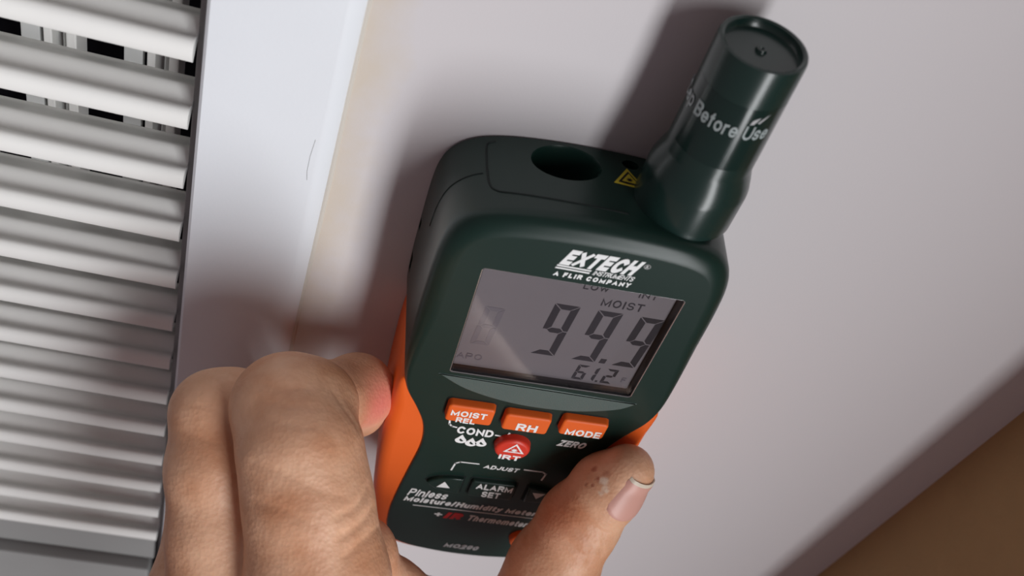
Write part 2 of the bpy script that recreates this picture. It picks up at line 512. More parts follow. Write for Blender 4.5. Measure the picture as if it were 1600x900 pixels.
# ------------------------------------------------------------------ moisture meter
meter = bpy.data.objects.new('moisture_meter', None); COL.objects.link(meter)
meter.location = (0, -0.0004, Z0)
meter.rotation_euler = (0, -0.0644260, 0)
tag(meter, 'dark green and orange handheld moisture meter reading 99.9 pressed to the wall', 'meter')

half = [(0, 40.2), (9, 40.0), (18, 39.3), (25, 38.0), (30.5, 35.6), (34.3, 31.2), (36.3, 25), (37.2, 16), (37.7, 0), (37.9, -18), (37.4, -28.5),
        (35.4, -36), (31.6, -44), (28.6, -51.5), (27.3, -59), (27.3, -67), (28.6, -80), (30.0, -95), (30.7, -108), (30.0, -120),
        (27.5, -127.5), (21, -131.8), (10, -134.2), (0, -134.8)]
full = half + [(-u, v) for u, v in half[-2:0:-1]]
OUT = resample(catmull(full, 10), 320)
rv = np.interp(OUT[:, 1], [-60, -36, -24, 0, 20, 40], [0.8, 0.8, 2.2, 4.6, 5.0, 5.6])
def warp(Q, w):
    Q = Q.copy(); t = np.clip((Q[:, 1] - 8) / 30, 0, 1); t = t * t * (3 - 2 * t)
    Q[:, 1] -= 4.6 * (1 - w / 34) * t
    up = np.clip((Q[:, 1] + 40) / 12, 0, 1)
    Q[:, 0] *= 1 + 0.055 * (1 - w / 34) * up
    return Q
housing = link('housing', plate('housing', OUT, 0.3, 34, rv, 6, 0.0, warp), M['green'], meter)
# screen recess
S = rrect(-25.7, 26.6, -23.9, 21.0, 1.0)
apply_bool(housing, loft('c', [ring(S, 30.6), ring(S, 40)]))
# infrared aperture and laser aperture in the top
_t = OUT[OUT[:, 1] > 28]; _t = _t[np.argsort(_t[:, 0])]
def topv(w, u=0.0):
    v = np.interp(u / (1 + 0.055 * (1 - w / 34)), _t[:, 0], _t[:, 1]); t = min(1, max(0, (v - 8) / 30)); t = t * t * (3 - 2 * t)
    r = 5.5; d = max(0.0, w - (34 - r))
    return float(v - 4.6 * (1 - w / 34) * t - (r - math.sqrt(max(0, r * r - d * d))))
hole = [(8.9 * math.cos(a), 7.0 * math.sin(a)) for a in np.linspace(0, 2 * math.pi, 48, endpoint=False)]
def hring(cu, cw, s, dv): return np.array([uvw(cu + x * s, topv(cw + y * s, cu + x * s) + dv, cw + y * s) for x, y in hole])
apply_bool(housing, loft('c', [hring(-8.3, 8.7, 0.9, -12), hring(-8.3, 8.7, 0.97, -0.9), hring(-8.3, 8.7, 1.06, 0.6), hring(-8.3, 8.7, 1.06, 6)]))
apply_bool(housing, loft('c', [hring(8.8, 4.6, 0.26, -5), hring(8.8, 4.6, 0.26, 6)]))
# battery-door slots in the left side
for v0, v1, w0, w1 in ((-3.2, 0.6, 1.0, 3.2), (-20.5, -13.5, 1.2, 4.2)):
    apply_bool(housing, box_mesh('c', -0.0425, -0.0370, -w1 * MM, -w0 * MM, v0 * MM, v1 * MM))
for p in housing.data.polygons: p.use_smooth = True
housing.data.set_sharp_from_angle(angle=math.radians(32))
if not housing.data.materials: housing.data.materials.append(M['green'])
lens_b = link('sensor_lens', loft('sensor_lens', [hring(-8.3, 8.7, 0.89, -11.5), hring(-8.3, 8.7, 0.5, -10.4)]), M['black'], meter, 40)

# orange rubber grip around the lower half
gh = [(0, -31), (20, -31), (35, -31.0), (37.6, -31.6), (38.5, -36), (39.0, -50), (38.9, -75), (37.6, -100), (35.4, -118), (31.5, -128.5), (24, -133.6), (12, -136.2), (0, -136.8)]
gfull = gh + [(-u, v) for u, v in gh[-2:0:-1]]
GO = resample(catmull(gfull, 8), 220)
grip = link('rubber_grip', plate('rubber_grip', GO, 0.0, 33.1, np.interp(GO[:, 1], [-136, -120, -45, -33], [1.5, 4.0, 4.0, 1.5]), 6, 0.2), M['orange'], meter, 40)
tag(grip, 'orange rubber grip')

# ---- screen
fr_o = rrect(-25.6, 26.5, -23.8, 20.9, 0.9); fr_i = rrect(-25.1, 25.4, -23.3, 20.5, 0.5)
fr_i2 = rrect(-25.3, 26.2, -23.5, 20.6, 0.7)
bez = loft('screen_bezel', [ring(fr_o, 30.65), ring(fr_o, 33.7), ring(fr_i2, 33.7), ring(fr_i, 30.7)], False, False)
bezel = link('screen_bezel', bez, M['black'], meter, 25)
tube('bezel_edge', [uvw(u, v, 33.7) for u, v in fr_o * 1.0], 0.00022, M['silver'], bezel, 6, True)
lcd = link('lcd_screen', loft('lcd_screen', [ring(fr_i, 30.65), ring(fr_i, 31.3)]), M['lcd'], meter)
tag(lcd, 'grey liquid crystal display showing 99.9')
win = link('screen_window', loft('screen_window', [ring(rrect(-25.2, 26.1, -23.4, 20.5, 0.6), 32.9), ring(rrect(-25.2, 26.1, -23.4, 20.5, 0.6), 33.3)]), M['window'], meter)
WL = 31.36
def seven(name, segs, u0, v0, wd, h, t, lean, mat, gap=0.22):
    """seven segment digit; u0,v0 bottom left, lean = horizontal shift of the top"""
    m_ = h / 2; g = gap; P = {}
    P['a'] = [(g, h), (wd - g, h), (wd - g - t, h - t), (g + t, h - t)]
    P['d'] = [(g, 0), (wd - g, 0), (wd - g - t, t), (g + t, t)]
    P['f'] = [(0, h - g), (0, m_ + g), (t * .55, m_ + g), (t, m_ + t * .6 + g), (t, h - t - g)]
    P['b'] = [(wd, h - g), (wd, m_ + g), (wd - t * .55, m_ + g), (wd - t, m_ + t * .6 + g), (wd - t, h - t - g)]
    P['e'] = [(0, g), (0, m_ - g), (t * .55, m_ - g), (t, m_ - t * .6 - g), (t, t + g)]
    P['c'] = [(wd, g), (wd, m_ - g), (wd - t * .55, m_ - g), (wd - t, m_ - t * .6 - g), (wd - t, t + g)]
    P['g'] = [(t * .5 + g, m_), (t + g, m_ + t * .5), (wd - t - g, m_ + t * .5), (wd - t * .5 - g, m_), (wd - t - g, m_ - t * .5), (t + g, m_ - t * .5)]
    out = [[(u0 + x + lean * (y / h), v0 + y) for x, y in P[s]] for s in segs]
    polys(name, out, WL, mat, lcd, 0.05)
for u0 in (-5.4, 6.1, 17.6):
    seven('digit', 'abcdfg', u0, -13.2, 6.7, 22.2, 2.0, 1.3, M['segment'])
polys('decimal_point', [[(14.0, -13.2), (15.7, -13.2), (15.9, -11.2), (14.2, -11.2)]], WL, M['segment'], lcd, 0.05)
seven('small_digit', 'acdefg', 8.6, -22.2, 3.3, 6.9, 0.9, 0.5, M['segment'], 0.12)
seven('small_digit', 'bc', 11.6, -22.2, 3.3, 6.9, 0.9, 0.5, M['segment'], 0.12)
polys('decimal_point', [[(15.5, -22.2), (16.2, -22.2), (16.25, -21.5), (15.55, -21.5)]], WL, M['segment'], lcd, 0.05)
seven('small_digit', 'abged', 16.9, -22.2, 3.3, 6.9, 0.9, 0.5, M['segment'], 0.12)
lettering('screen_lettering', 'F', (22.6, 23.9, -20.6, -18.3), WL, M['ghost'], lcd, 0.18, thick=0.05)
lettering('screen_lettering', 'MOIST', (7.2, 18.4, 10.9, 13.9), WL, M['segment'], lcd, 0.15, 0.0, 1.12, thick=0.05)
lettering('screen_lettering', 'LOW', (1.0, 7.6, 16.3, 18.6), WL, M['segment'], lcd, 0.15, 0.0, 1.1, thick=0.05)
lettering('screen_lettering', 'INT', (15.6, 20.6, 16.3, 18.6), WL, M['segment'], lcd, 0.15, 0.0, 1.1, thick=0.05)
lettering('screen_lettering', 'APO', (-24.6, -17.6, -20.2, -17.6), WL, M['ghost'], lcd, 0.15, 0.0, 1.1, thick=0.05)
seven('ghost_digit', 'abcdefg', -22.2, -13.0, 5.2, 16.5, 1.5, 1.0, M['ghost2'])

# ---- crescent below the screen
cr_t = catmull([(-28.4, -24.9), (-10, -25.0), (8, -25.2), (29.2, -26.0)], 8, False)
cr_b = catmull([(29.2, -26.0), (24.5, -30.3), (14, -33.9), (2, -34.9), (-9, -33.8), (-20, -30.4), (-28.4, -24.9)], 8, False)
CR = np.vstack([cr_t[:-1], cr_b[:-1]])
link('crescent_facet', plate('crescent_facet', CR, 33.5, 34.25, 0.2, 2), M['crescent'], meter, 30)

# ---- brand lettering
WF = 34.1
lettering('brand_lettering', 'EXTECH', (-8.2, 12.0, 27.0, 32.6), WF, M['white'], meter, 0.27, 0.36, 0.95)
polys('brand_bars', [[(-8.4, 26.75), (0.2, 26.55), (0.1, 26.05), (-8.5, 26.25)], [(-8.6, 25.85), (0.0, 25.65), (-0.1, 25.15), (-8.7, 25.35)]], WF, M['white'], meter)
lettering('brand_lettering', 'INSTRUMENTS', (0.7, 11.4, 25.0, 26.7), WF, M['white'], meter, 0.17, 0.3, 0.95)
lettering('brand_lettering', 'A FLIR COMPANY', (-8.6, 11.2, 22.6, 24.3), WF, M['white'], meter, 0.26, 0.12, 1.25)
polys('registered_mark', strip([(12.85 + 0.75 * math.cos(a), 31.0 + 0.75 * math.sin(a)) for a in np.linspace(0, 2 * math.pi, 17)], 0.22) + strip([(12.6, 30.6), (12.6, 31.4), (13.0, 31.35), (13.05, 31.1), (12.7, 31.0), (13.1, 30.6)], 0.16), WF, M['white'], meter)

# ---- buttons
def button(name, u0, u1, v0, v1, mat, h=2.5, r=1.2, lab=None):
    o = link(name, plate(name, rrect(u0, u1, v0, v1, r), 33.4, 34 + h, 0.7, 4, 0.25), mat, meter, 40)
    # dark moulded gap round the key
    P = rrect(u0 - 0.75, u1 + 0.75, v0 - 0.75, v1 + 0.75, r + 0.5)
    gap = link('key_gap', plate('key_gap', P, 33.4, 34.06, 0.03, 1), M['seam'], o)
    if lab: o['label'] = lab
    return o
WB = 36.58
b1 = button('button', -23.2, -9.6, -44.6, -36.2, M['orange'], lab='orange MOIST REL button')
lettering('button_lettering', 'MOIST', (-22.0, -11.6, -41.2, -38.3), WB, M['white'], b1, 0.21)
lettering('button_lettering', 'REL', (-20.0, -14.4, -44.5, -41.8), WB, M['white'], b1, 0.21)
b2 = button('button', -6.4, 7.2, -45.2, -37.0, M['orange'], lab='orange RH button')
lettering('button_lettering', 'RH', (-2.2, 4.0, -44.4, -40.7), WB, M['white'], b2, 0.21)
b3 = button('button', 10.4, 23.9, -43.6, -35.6, M['orange'], lab='orange MODE button')
lettering('button_lettering', 'MODE', (12.3, 22.9, -43.0, -39.7), WB, M['white'], b3, 0.21)
irt = [( -0.3 + 5.4 * math.cos(a), -56.2 + 5.5 * math.sin(a)) for a in np.linspace(0, 2 * math.pi, 48, endpoint=False)]
b4 = link('round_button', plate('round_button', np.array(irt), 33.4, 36.6, 1.1, 5, 0.2), M['red'], meter, 40)
tag(b4, 'red round IRT laser button')
lettering('button_lettering', 'IRT', (-3.6, 3.0, -61.2, -58.6), 36.68, M['white'], b4, 0.21)
tri = lambda s, cu=0.2, cv=-55.2: [(cu + s * 3.7 * math.sin(a), cv + s * 3.4 * math.cos(a)) for a in (0, -2 * math.pi / 3, 2 * math.pi / 3)]
A, B = tri(1.0), tri(0.70)
polys('laser_symbol', [[A[i], A[(i + 1) % 3], B[(i + 1) % 3], B[i]] for i in range(3)] +
      [[(0.2 + (1.15 if k % 2 else 0.5) * math.cos(k * math.pi / 8), -55.5 + (1.15 if k % 2 else 0.5) * math.sin(k * math.pi / 8)) for k in range(16)]], 36.68, M['white'], b4)
b5 = button('green_button', -7.9, 6.6, -88.9, -79.2, M['green'], 1.4, 1.0, 'dark green ALARM SET button')
lettering('button_lettering', 'ALARM', (-6.1, 5.7, -83.4, -79.9), 35.5, M['white'], b5, 0.20)
lettering('button_lettering', 'SET', (-3.5, 2.6, -88.2, -84.6), 35.5, M['white'], b5, 0.20)
def dkey(sg, lab):
    P = catmull([(-10.7, -79.4), (-10.7, -84), (-10.7, -88.4), (-15, -88.2), (-19.4, -86.6), (-21.8, -83.6), (-19.6, -80.9), (-15, -79.6)], 6)
    P = np.array([(-10.7, -79.4), (-10.7, -88.6), (-15, -88.3), (-18.6, -87.2), (-20.8, -85.6), (-21.9, -83.8), (-20.8, -82.2), (-18.6, -80.7), (-15, -79.7)]) * (sg, 1)
    o = link('arrow_button', plate('arrow_button', P, 33.4, 35.3, 0.6, 3, 0.2), M['green'], meter, 40)
    o['label'] = lab
    link('key_gap', plate('key_gap', np.array([(-16 * sg, -84)]) + (P - [(-16 * sg, -84)]) * 1.14, 33.4, 34.06, 0.03, 1), M['seam'], o)
    return o
k1 = dkey(1, 'dark green up-arrow button'); polys('arrow_mark', [[(-18.4, -85.6), (-14.2, -85.4), (-16.4, -81.8)]], 35.4, M['white'], k1)
k2 = dkey(-1, 'dark green down-arrow button'); polys('arrow_mark', [[(12.4, -81.8), (16.6, -81.6), (14.4, -85.4)]], 35.4, M['white'], k2)
pb = [(18.2 + 5.6 * math.cos(a), -115.8 + 5.6 * math.sin(a)) for a in np.linspace(0, 2 * math.pi, 40, endpoint=False)]
b6 = link('power_button', plate('power_button', np.array(pb), 33.4, 36.2, 1.0, 5, 0.2), M['orange'], meter, 40)
tag(b6, 'round orange button half hidden by the thumb')
arc = [(18.2 + 2.2 * math.cos(a), -115.8 + 2.2 * math.sin(a)) for a in np.linspace(math.radians(125), math.radians(415), 16)]
polys('power_symbol', strip(arc, 0.6) + strip([(18.2, -112.6), (18.2, -115.4)], 0.6), 36.3, M['white'], b6)

# ---- legends printed on the keypad
lettering('panel_lettering', 'COND', (-18.0, -7.0, -54.2, -50.3), WF, M['white'], meter, 0.22)
polys('bracket_print', strip([(-21.0, -48.2), (-20.8, -49.8), (-19.9, -50.9), (-18.5, -51.2)], 0.55) + strip([(-6.2, -52.6), (-4.0, -52.9), (-2.9, -52.2), (-2.5, -50.6)], 0.55), WF, M['white'], meter)
dr = []
for cu, cv in ((-15.9, -57.6), (-12.6, -58.6), (-9.6, -58.0)):
    dr.append([(cu, cv + 2.9), (cu - 1.0, cv + 1.1)] + [(cu + 1.75 * math.cos(a), cv - 0.4 + 1.6 * math.sin(a)) for a in np.linspace(math.radians(160), math.radians(380), 12)] + [(cu + 1.0, cv + 1.1)])
polys('droplet_symbol', dr, WF, M['white'], meter)
polys('droplet_glint', [[(cu - 0.2, cv + 0.7), (cu + 0.9, cv - 0.6), (cu + 0.2, cv - 0.9), (cu - 0.5, cv - 0.2)] for cu, cv in ((-15.9, -57.6), (-12.6, -58.6), (-9.6, -58.0))], WF + 0.05, M['green'], meter)
lettering('panel_lettering', 'ZERO', (12.6, 21.9, -53.6, -50.2), WF, M['white'], meter, 0.22, 0.25)
lettering('panel_lettering', 'ADJUST', (-6.0, 5.5, -72.4, -70.2), WF, M['white'], meter, 0.20, 0.2)
polys('bracket_print', strip([(-15.4, -76.0), (-14.9, -71.8), (-13.6, -70.6), (-7.8, -70.4)], 0.5) + strip([(6.9, -70.3), (12.8, -70.3), (14.1, -71.3), (13.7, -75.2)], 0.5), WF, M['white'], meter)
lettering('panel_lettering', 'Pinless', (-26.6, -12.9, -95.6, -91.0), WF, M['white'], meter, 0.17, 0.2)
lettering('panel_lettering', 'Moisture/Humidity Meter', (-27.4, 18.0, -100.4, -96.2), WF, M['white'], meter, 0.23, 0.2)
polys('rule_print', strip([(-23.4, -102.0), (17.8, -101.2)], 0.35), WF, M['white'], meter)
lettering('panel_lettering', '+', (-15.6, -12.9, -107.6, -105.0), WF, M['white'], meter, 0.21)
lettering('panel_lettering', 'IR', (-12.4, -5.2, -108.4, -104.0), WF, M['redprint'], meter, 0.32, 0.3)
lettering('panel_lettering', 'Thermometer', (-4.4, 17.0, -108.0, -104.2), WF, M['white'], meter, 0.22, 0.2)
lettering('panel_lettering', 'MO290', (-8.4, 4.4, -129.8, -126.6), WF, M['greyprint'], meter, 0.24, 0.25)

# ---- seams and sticker on the top face
def tp(u, w, d=0.0): return uvw(u, topv(w, u) + d, w)
link_pts = [(-26.0, 2.6), (-27.6, 3.2), (-28.2, 5.0), (-28.0, 14), (-27.4, 20), (-25.8, 22.6), (-22, 23.6), (-8, 24.8), (6, 25.4)]
tube('panel_seam', [tp(u, w, -0.02) for u, w in catmull(link_pts, 5, False)], 0.0003, M['seam'], meter, 6)
_c = OUT[(OUT[:, 0] < -28) & (OUT[:, 1] > 12)]; _c = _c[np.argsort(-_c[:, 0] - 0.3 * (30 - _c[:, 1]) * -1)]
_c = _c[np.argsort(np.arctan2(_c[:, 1] - 10, _c[:, 0] + 15))]
_c = warp(_c, np.full(len(_c), 15.5))
tube('shell_seam', [uvw(u, v, 15.5) for u, v in _c], 0.00022, M['seam'], meter, 6)
def topmark(name, plist, mat, d):
    V = []; F = []
    for P in plist:
        k = len(V); n = len(P)
        V += [tp(u, w, d) for u, w in P]
        F.append(tuple(range(k, k + n)))
    me = mesh(name, V, F)
    o = link(name, me, mat, meter)
    return o
TA = [(4.0, 13.4), (7.6, 7.4), (11.4, 13.9)]; TB = [(5.6, 12.5), (7.7, 9.0), (10.0, 12.8)]
topmark('warning_sticker', [[(3.4, 13.8), (7.5, 6.7), (12.1, 14.4)]], M['yellow'], 0.10)
topmark('warning_symbol', [[(4.6, 13.1), (7.6, 8.0), (10.8, 13.5)]], M['black'], 0.16)
topmark('warning_symbol', [TB], M['yellow'], 0.20)
topmark('warning_symbol', [[(7.7 + (1.1 if k % 2 else 0.45) * math.cos(k * math.pi / 8), 11.6 + (1.0 if k % 2 else 0.4) * math.sin(k * math.pi / 8)) for k in range(16)]], M['black'], 0.25)

# ---- sensor cap
CC = (21.0, 17.0)
cap = lathe('sensor_cap', [(11.4, 37.2), (12.4, 37.4), (12.75, 38.0), (12.75, 48.0), (12.6, 49.4), (11.9, 52.0), (10.95, 55.0), (10.75, 56.4), (10.45, 72), (10.25, 86.2), (10.0, 87.0), (9.4, 87.2), (8.9, 86.9), (8.7, 85.6), (8.4, 85.2), (1.4, 85.2), (1.1, 85.9), (0.6, 85.9), (0.3, 85.4)], M['cap'], meter, CC, 72, 30)
tag(cap, 'dark green cylindrical sensor cap')
lathe('cap_collar', [(11.0, 34.5), (11.6, 34.6), (11.6, 38.2), (11.0, 38.3)], M['black'], meter, CC, 48, 30)
def wrap(r):
    def f(u, v, w):
        a = u / 10.6 - math.pi / 2
        # u = arc length from the front-most line, w unused apart from the depth of the print
        rr = r + w
        return uvw(CC[0] + rr * math.cos(a), v, CC[1] - rr * math.sin(a))
    return f
st = []
# clear label band round the cap with its print
nA = 40
V = []; F = []
for i in range(nA + 1):
    uu = -16 + 27.0 * i / nA
    for v_ in (59.8, 77.5):
        rr = 10.82 - (v_ - 56.4) * 0.0195
        V.append(wrap(rr)(uu, v_, 0))
for i in range(nA): F.append((2 * i, 2 * i + 2, 2 * i + 3, 2 * i + 1))
M['label'] = plain('clear_label_gloss', (0.008, 0.022, 0.019), 0.16, 0.5)
band = link('clear_label', mesh('clear_label', V, F), M['label'], cap, 60)
lettering('cap_lettering', 'Remove Cap Before Use', (-34.5, 6.7, 68.4, 73.2), 0.0, M['capprint'], cap, 0.16, 0.0, 1.0, fn=lambda u, v, w: wrap(10.72 + w)(u, v, 0.0), thick=0.1)

V = []; F = []
for P in ([(1.0, 73.4), (1.9, 73.6), (3.0, 75.6), (2.2, 75.2), (1.3, 74.6)], [(2.6, 74.0), (3.6, 75.2), (5.0, 76.4), (4.2, 75.2), (3.2, 73.9)]):
    k = len(V); V += [wrap(10.8 - (v_ - 56.4) * 0.0195 + 0.09)(u_, v_, 0) for u_, v_ in P]; F.append(tuple(range(k, k + len(P))))
link('scuff_mark', mesh('scuff_mark', V, F), M['greyprint'], cap)

# ------------------------------------------------------------------ hand
def S3(*a): return [np.array(p, np.float32) for p in a]
CH = {   # x, y, z(relative to screen height), radius; mm
 'index': [(-65.1, -49.9, -31.8, 13.7), (-59.9, -61.1, -33.8, 14.9), (-54.9, -71.8, -42.4, 15.6), (-48.5, -85.7, -56.3, 17.1)],
 'index_tip': [(-64.5, -48.2, -32.9, 13.3), (-54.0, -36.0, -47.6, 10.3), (-45.6, -26.8, -54.2, 10.3), (-44.1, -26.2, -63.3, 9.4)],
 'middle': [(-82.7, -46.1, -47.8, 11.6), (-80.0, -58.9, -55.3, 12.2), (-75.4, -71.8, -67.0, 13.3), (-69.3, -85.7, -79.3, 15.5)],
 'middle_tip': [(-82.2, -44.0, -50.5, 11.6), (-76.3, -29.0, -72.9, 10.3), (-66.7, -20.4, -91.1, 8.8)],
 'ring': [(-78, -80, -102, 14), (-82, -40, -90, 10.5), (-74, -21, -108, 9), (-66, -18, -122, 8)],
 'pinky': [(-78, -76, -124, 13), (-79, -40, -118, 9.5), (-72, -20, -132, 8.2), (-64, -17, -144, 7)],
 'thumb': [(35.9, -43.6, -45.6, 8.0), (32.6, -45.4, -54.6, 10.2), (29.5, -49.0, -70.4, 11.9), (26.5, -57.0, -87.0, 13.6), (19.0, -78, -112.0, 16.0)],
}
WEB = [(-36.0, -67.0, -74.0), (-21.5, -66.0, -100.0), (-5.0, -66.0, -112.5), (20.7, -68.0, -117.0)]
PALM = [((-48.5, -85.7, -56.3), (-38, -158, -128), 16.5, 22), ((-69.3, -85.7, -79.3), (-42, -158, -130), 15, 22), ((-78, -80, -102), (-46, -155, -136), 14, 20),
        ((-78, -76, -124), (-48, -152, -142), 13, 19), ((19.0, -78, -112), (-14, -128, -128), 16.5, 22), ((-14, -128, -128), (-36, -165, -134), 22, 24),
        ((-38, -160, -130), (-22, -300, -215), 25, 36), ((-46, -84, -62), WEB[0], 10, 8), (WEB[0], WEB[1], 8, 8), (WEB[1], WEB[2], 8, 8.5), (WEB[2], WEB[3], 8.5, 12)]
def seg_d(P, a, b_, ra, rb):
    a = np.array(a, np.float32); b_ = np.array(b_, np.float32); ab = b_ - a
    pa = P - a
    h = np.clip((pa @ ab) / float(ab @ ab), 0, 1)
    d = pa - h[..., None] * ab
    return np.sqrt(np.einsum('...i,...i->...', d, d)) - (ra + (rb - ra) * h)
def smin(a, b_, k):
    h = np.clip(0.5 + 0.5 * (b_ - a) / k, 0, 1)
    return b_ + (a - b_) * h - k * h * (1 - h)
def chain(P, c, k=4.0):
    d = None
    for p, q in zip(c[:-1], c[1:]):
        e = seg_d(P, p[:3], q[:3], p[3], q[3])
        d = e if d is None else smin(d, e, k)
    return d
def sdf(P):
    idx = smin(chain(P, CH['index'], 6), chain(P, CH['index_tip'], 5), 1.2)
    idx = smin(idx, seg_d(P, (-66.8, -50.4, -32.6), (-59.0, -47.5, -33.6), 12.8, 12.6), 3)
    mid = smin(chain(P, CH['middle'], 6), chain(P, CH['middle_tip'], 5), 2.5)
    mid = smin(mid, seg_d(P, (-84.2, -46.5, -47.4), (-78.0, -45.0, -45.6), 11.0, 11.2), 3)
    fing = smin(idx, mid, 1.6)
    fing = smin(fing, smin(chain(P, CH['ring']), chain(P, CH['pinky']), 1.5), 1.5)
    thumb = chain(P, CH['thumb'], 5)
    palm = None
    for a, b_, ra, rb in PALM:
        e = seg_d(P, a, b_, ra, rb)
        palm = e if palm is None else smin(palm, e, 8)
    d = smin(fing, palm, 9)
    d = smin(d, thumb, 5)
    return d

def surface_nets(lo, hi, h):
    xs = [np.arange(l, u + h, h, dtype=np.float32) for l, u in zip(lo, hi)]
    nx, ny, nz_ = map(len, xs)
    D = np.empty((nx, ny, nz_), np.float32)
    Y, Zg = np.meshgrid(xs[1], xs[2], indexing='ij')
    step = 12
    for i in range(0, nx, step):
        xx = xs[0][i:i + step]
        P = np.empty((len(xx), ny, nz_, 3), np.float32)
        P[..., 0] = xx[:, None, None]; P[..., 1] = Y; P[..., 2] = Zg
        D[i:i + step] = sdf(P)
    s = D < 0
    c = np.zeros((nx - 1, ny - 1, nz_ - 1), np.int8)
    for a in (0, 1):
        for b_ in (0, 1):
            for e in (0, 1):
                c += s[a:nx - 1 + a, b_:ny - 1 + b_, e:nz_ - 1 + e]
    act = (c > 0) & (c < 8)
    ids = np.full(act.shape, -1, np.int64); idx = np.argwhere(act); ids[act] = np.arange(len(idx))
    acc = np.zeros((len(idx), 3)); cnt = np.zeros(len(idx))
    offs = [(a, b_, e) for a in (0, 1) for b_ in (0, 1) for e in (0, 1)]
    for o1 in offs:
        for ax in range(3):
            if o1[ax]: continue
            o2 = list(o1); o2[ax] = 1
            d1 = D[idx[:, 0] + o1[0], idx[:, 1] + o1[1], idx[:, 2] + o1[2]]
            d2 = D[idx[:, 0] + o2[0], idx[:, 1] + o2[1], idx[:, 2] + o2[2]]
            m_ = (d1 < 0) != (d2 < 0)
            t = np.where(m_, d1 / np.where(d1 == d2, 1, d1 - d2), 0)
            p = np.tile(np.array(o1, float), (len(idx), 1)); p[:, ax] += t
            acc[m_] += p[m_]; cnt[m_] += 1
    V = (idx + acc / cnt[:, None]) * h + np.array(lo)
    F = []
    for ax in range(3):
        b1, b2 = [k for k in range(3) if k != ax]
        sl0 = [slice(1, -1)] * 3; sl1 = [slice(1, -1)] * 3
        sl0[ax] = slice(0, -1); sl1[ax] = slice(1, None)
        A_, B_ = s[tuple(sl0)], s[tuple(sl1)]
        ed = np.argwhere(A_ != B_)
        if not len(ed): continue
        sgn = A_[tuple(ed.T)]
        e0 = ed.copy(); e0[:, b1] += 1; e0[:, b2] += 1
        def q(d1, d2):
            k = e0.copy(); k[:, b1] -= d1; k[:, b2] -= d2
            return ids[tuple(k.T)]
        quad = np.stack([q(1, 1), q(0, 1), q(0, 0), q(1, 0)], 1)
        flip = sgn if ax != 1 else ~sgn
        quad[~flip] = quad[~flip][:, ::-1]
        F.append(quad)
    return V, np.vstack(F)

HV, HF = surface_nets((-112, -215, -200), (62, -6, 0), 1.75)
def subdivide(V, F):
    n = len(V); E_ = np.stack([F, np.roll(F, -1, 1)], 2).reshape(-1, 2); E_.sort(1)
    U, inv = np.unique(E_, axis=0, return_inverse=True); inv = inv.reshape(-1, 4)
    mid = (V[U[:, 0]] + V[U[:, 1]]) / 2; cen = V[F].mean(1)
    e = inv + n; c = np.arange(len(F)) + n + len(U)
    Q = [np.stack([F[:, k], e[:, k], c, e[:, k - 1]], 1) for k in range(4)]
    return np.vstack([V, mid, cen]), np.vstack(Q)
HV = HV.astype(np.float32)
for _ in range(2):
    _g = np.stack([(sdf(HV + d_) - sdf(HV - d_)) for d_ in np.eye(3, dtype=np.float32) * 0.4], 1)
    _g /= np.linalg.norm(_g, axis=1)[:, None] + 1e-9
    HV = HV - _g * sdf(HV)[:, None]
HV, HF = subdivide(HV, HF)
def grad(P):
    g = np.empty_like(P); e = 0.4
    for k in range(3):
        d = np.zeros(3, np.float32); d[k] = e
        g[:, k] = (sdf(P + d) - sdf(P - d)) / (2 * e)
    return g / (np.linalg.norm(g, axis=1)[:, None] + 1e-9)
HV = HV.astype(np.float32)
for _ in range(2):
    G = grad(HV); HV = HV - G * sdf(HV)[:, None] * 0.9
G = grad(HV)
# skin creases: polylines (mm) pressed into the surface (depth, width)
def on_surface(p):
    p = np.array([p], np.float32)
    for _ in range(4): p = p - grad(p) * sdf(p)[:, None]
    return p[0]
CRE = []
def crease(pts, depth, width):
    P = [on_surface(p) for p in catmull(pts, 6, False)]
    CRE.append((np.array(P), depth, width))



def apply_creases():
    global HV
    disp = np.zeros(len(HV), np.float32)
    for P, dep, wid in CRE:
        best = np.full(len(HV), 1e9, np.float32)
        for a, b_ in zip(P[:-1], P[1:]):
            best = np.minimum(best, seg_d(HV, a, b_, 0, 0))
        disp += dep * np.exp(-(best / wid) ** 2)
    HV = HV - G * disp[:, None]
# thumb joint wrinkles
crease([(21.5, -52.5, -56), (24, -54.0, -55.6), (28.3, -56.9, -56.6), (34.3, -57.8, -59.3)], 0.30, 0.8)
crease([(24.5, -57.0, -60), (27.9, -58.9, -61.2), (31.0, -59.8, -63.2), (34.4, -60.1, -65.3), (38.5, -57.5, -66.5)], 0.33, 0.8)
crease([(23.5, -59.6, -64.5), (26.5, -61.1, -65.9), (30.0, -62.0, -68), (33.0, -62.4, -69.9)], 0.30, 0.8)
crease([(28.5, -57.0, -57.2), (30.6, -59.2, -61.5), (31.4, -61.5, -66.5), (31.8, -63.5, -71)], 0.21, 0.7)
crease([(32.5, -57.6, -58.8), (34.4, -59.6, -63.4), (35.4, -61.0, -68)], 0.21, 0.7)
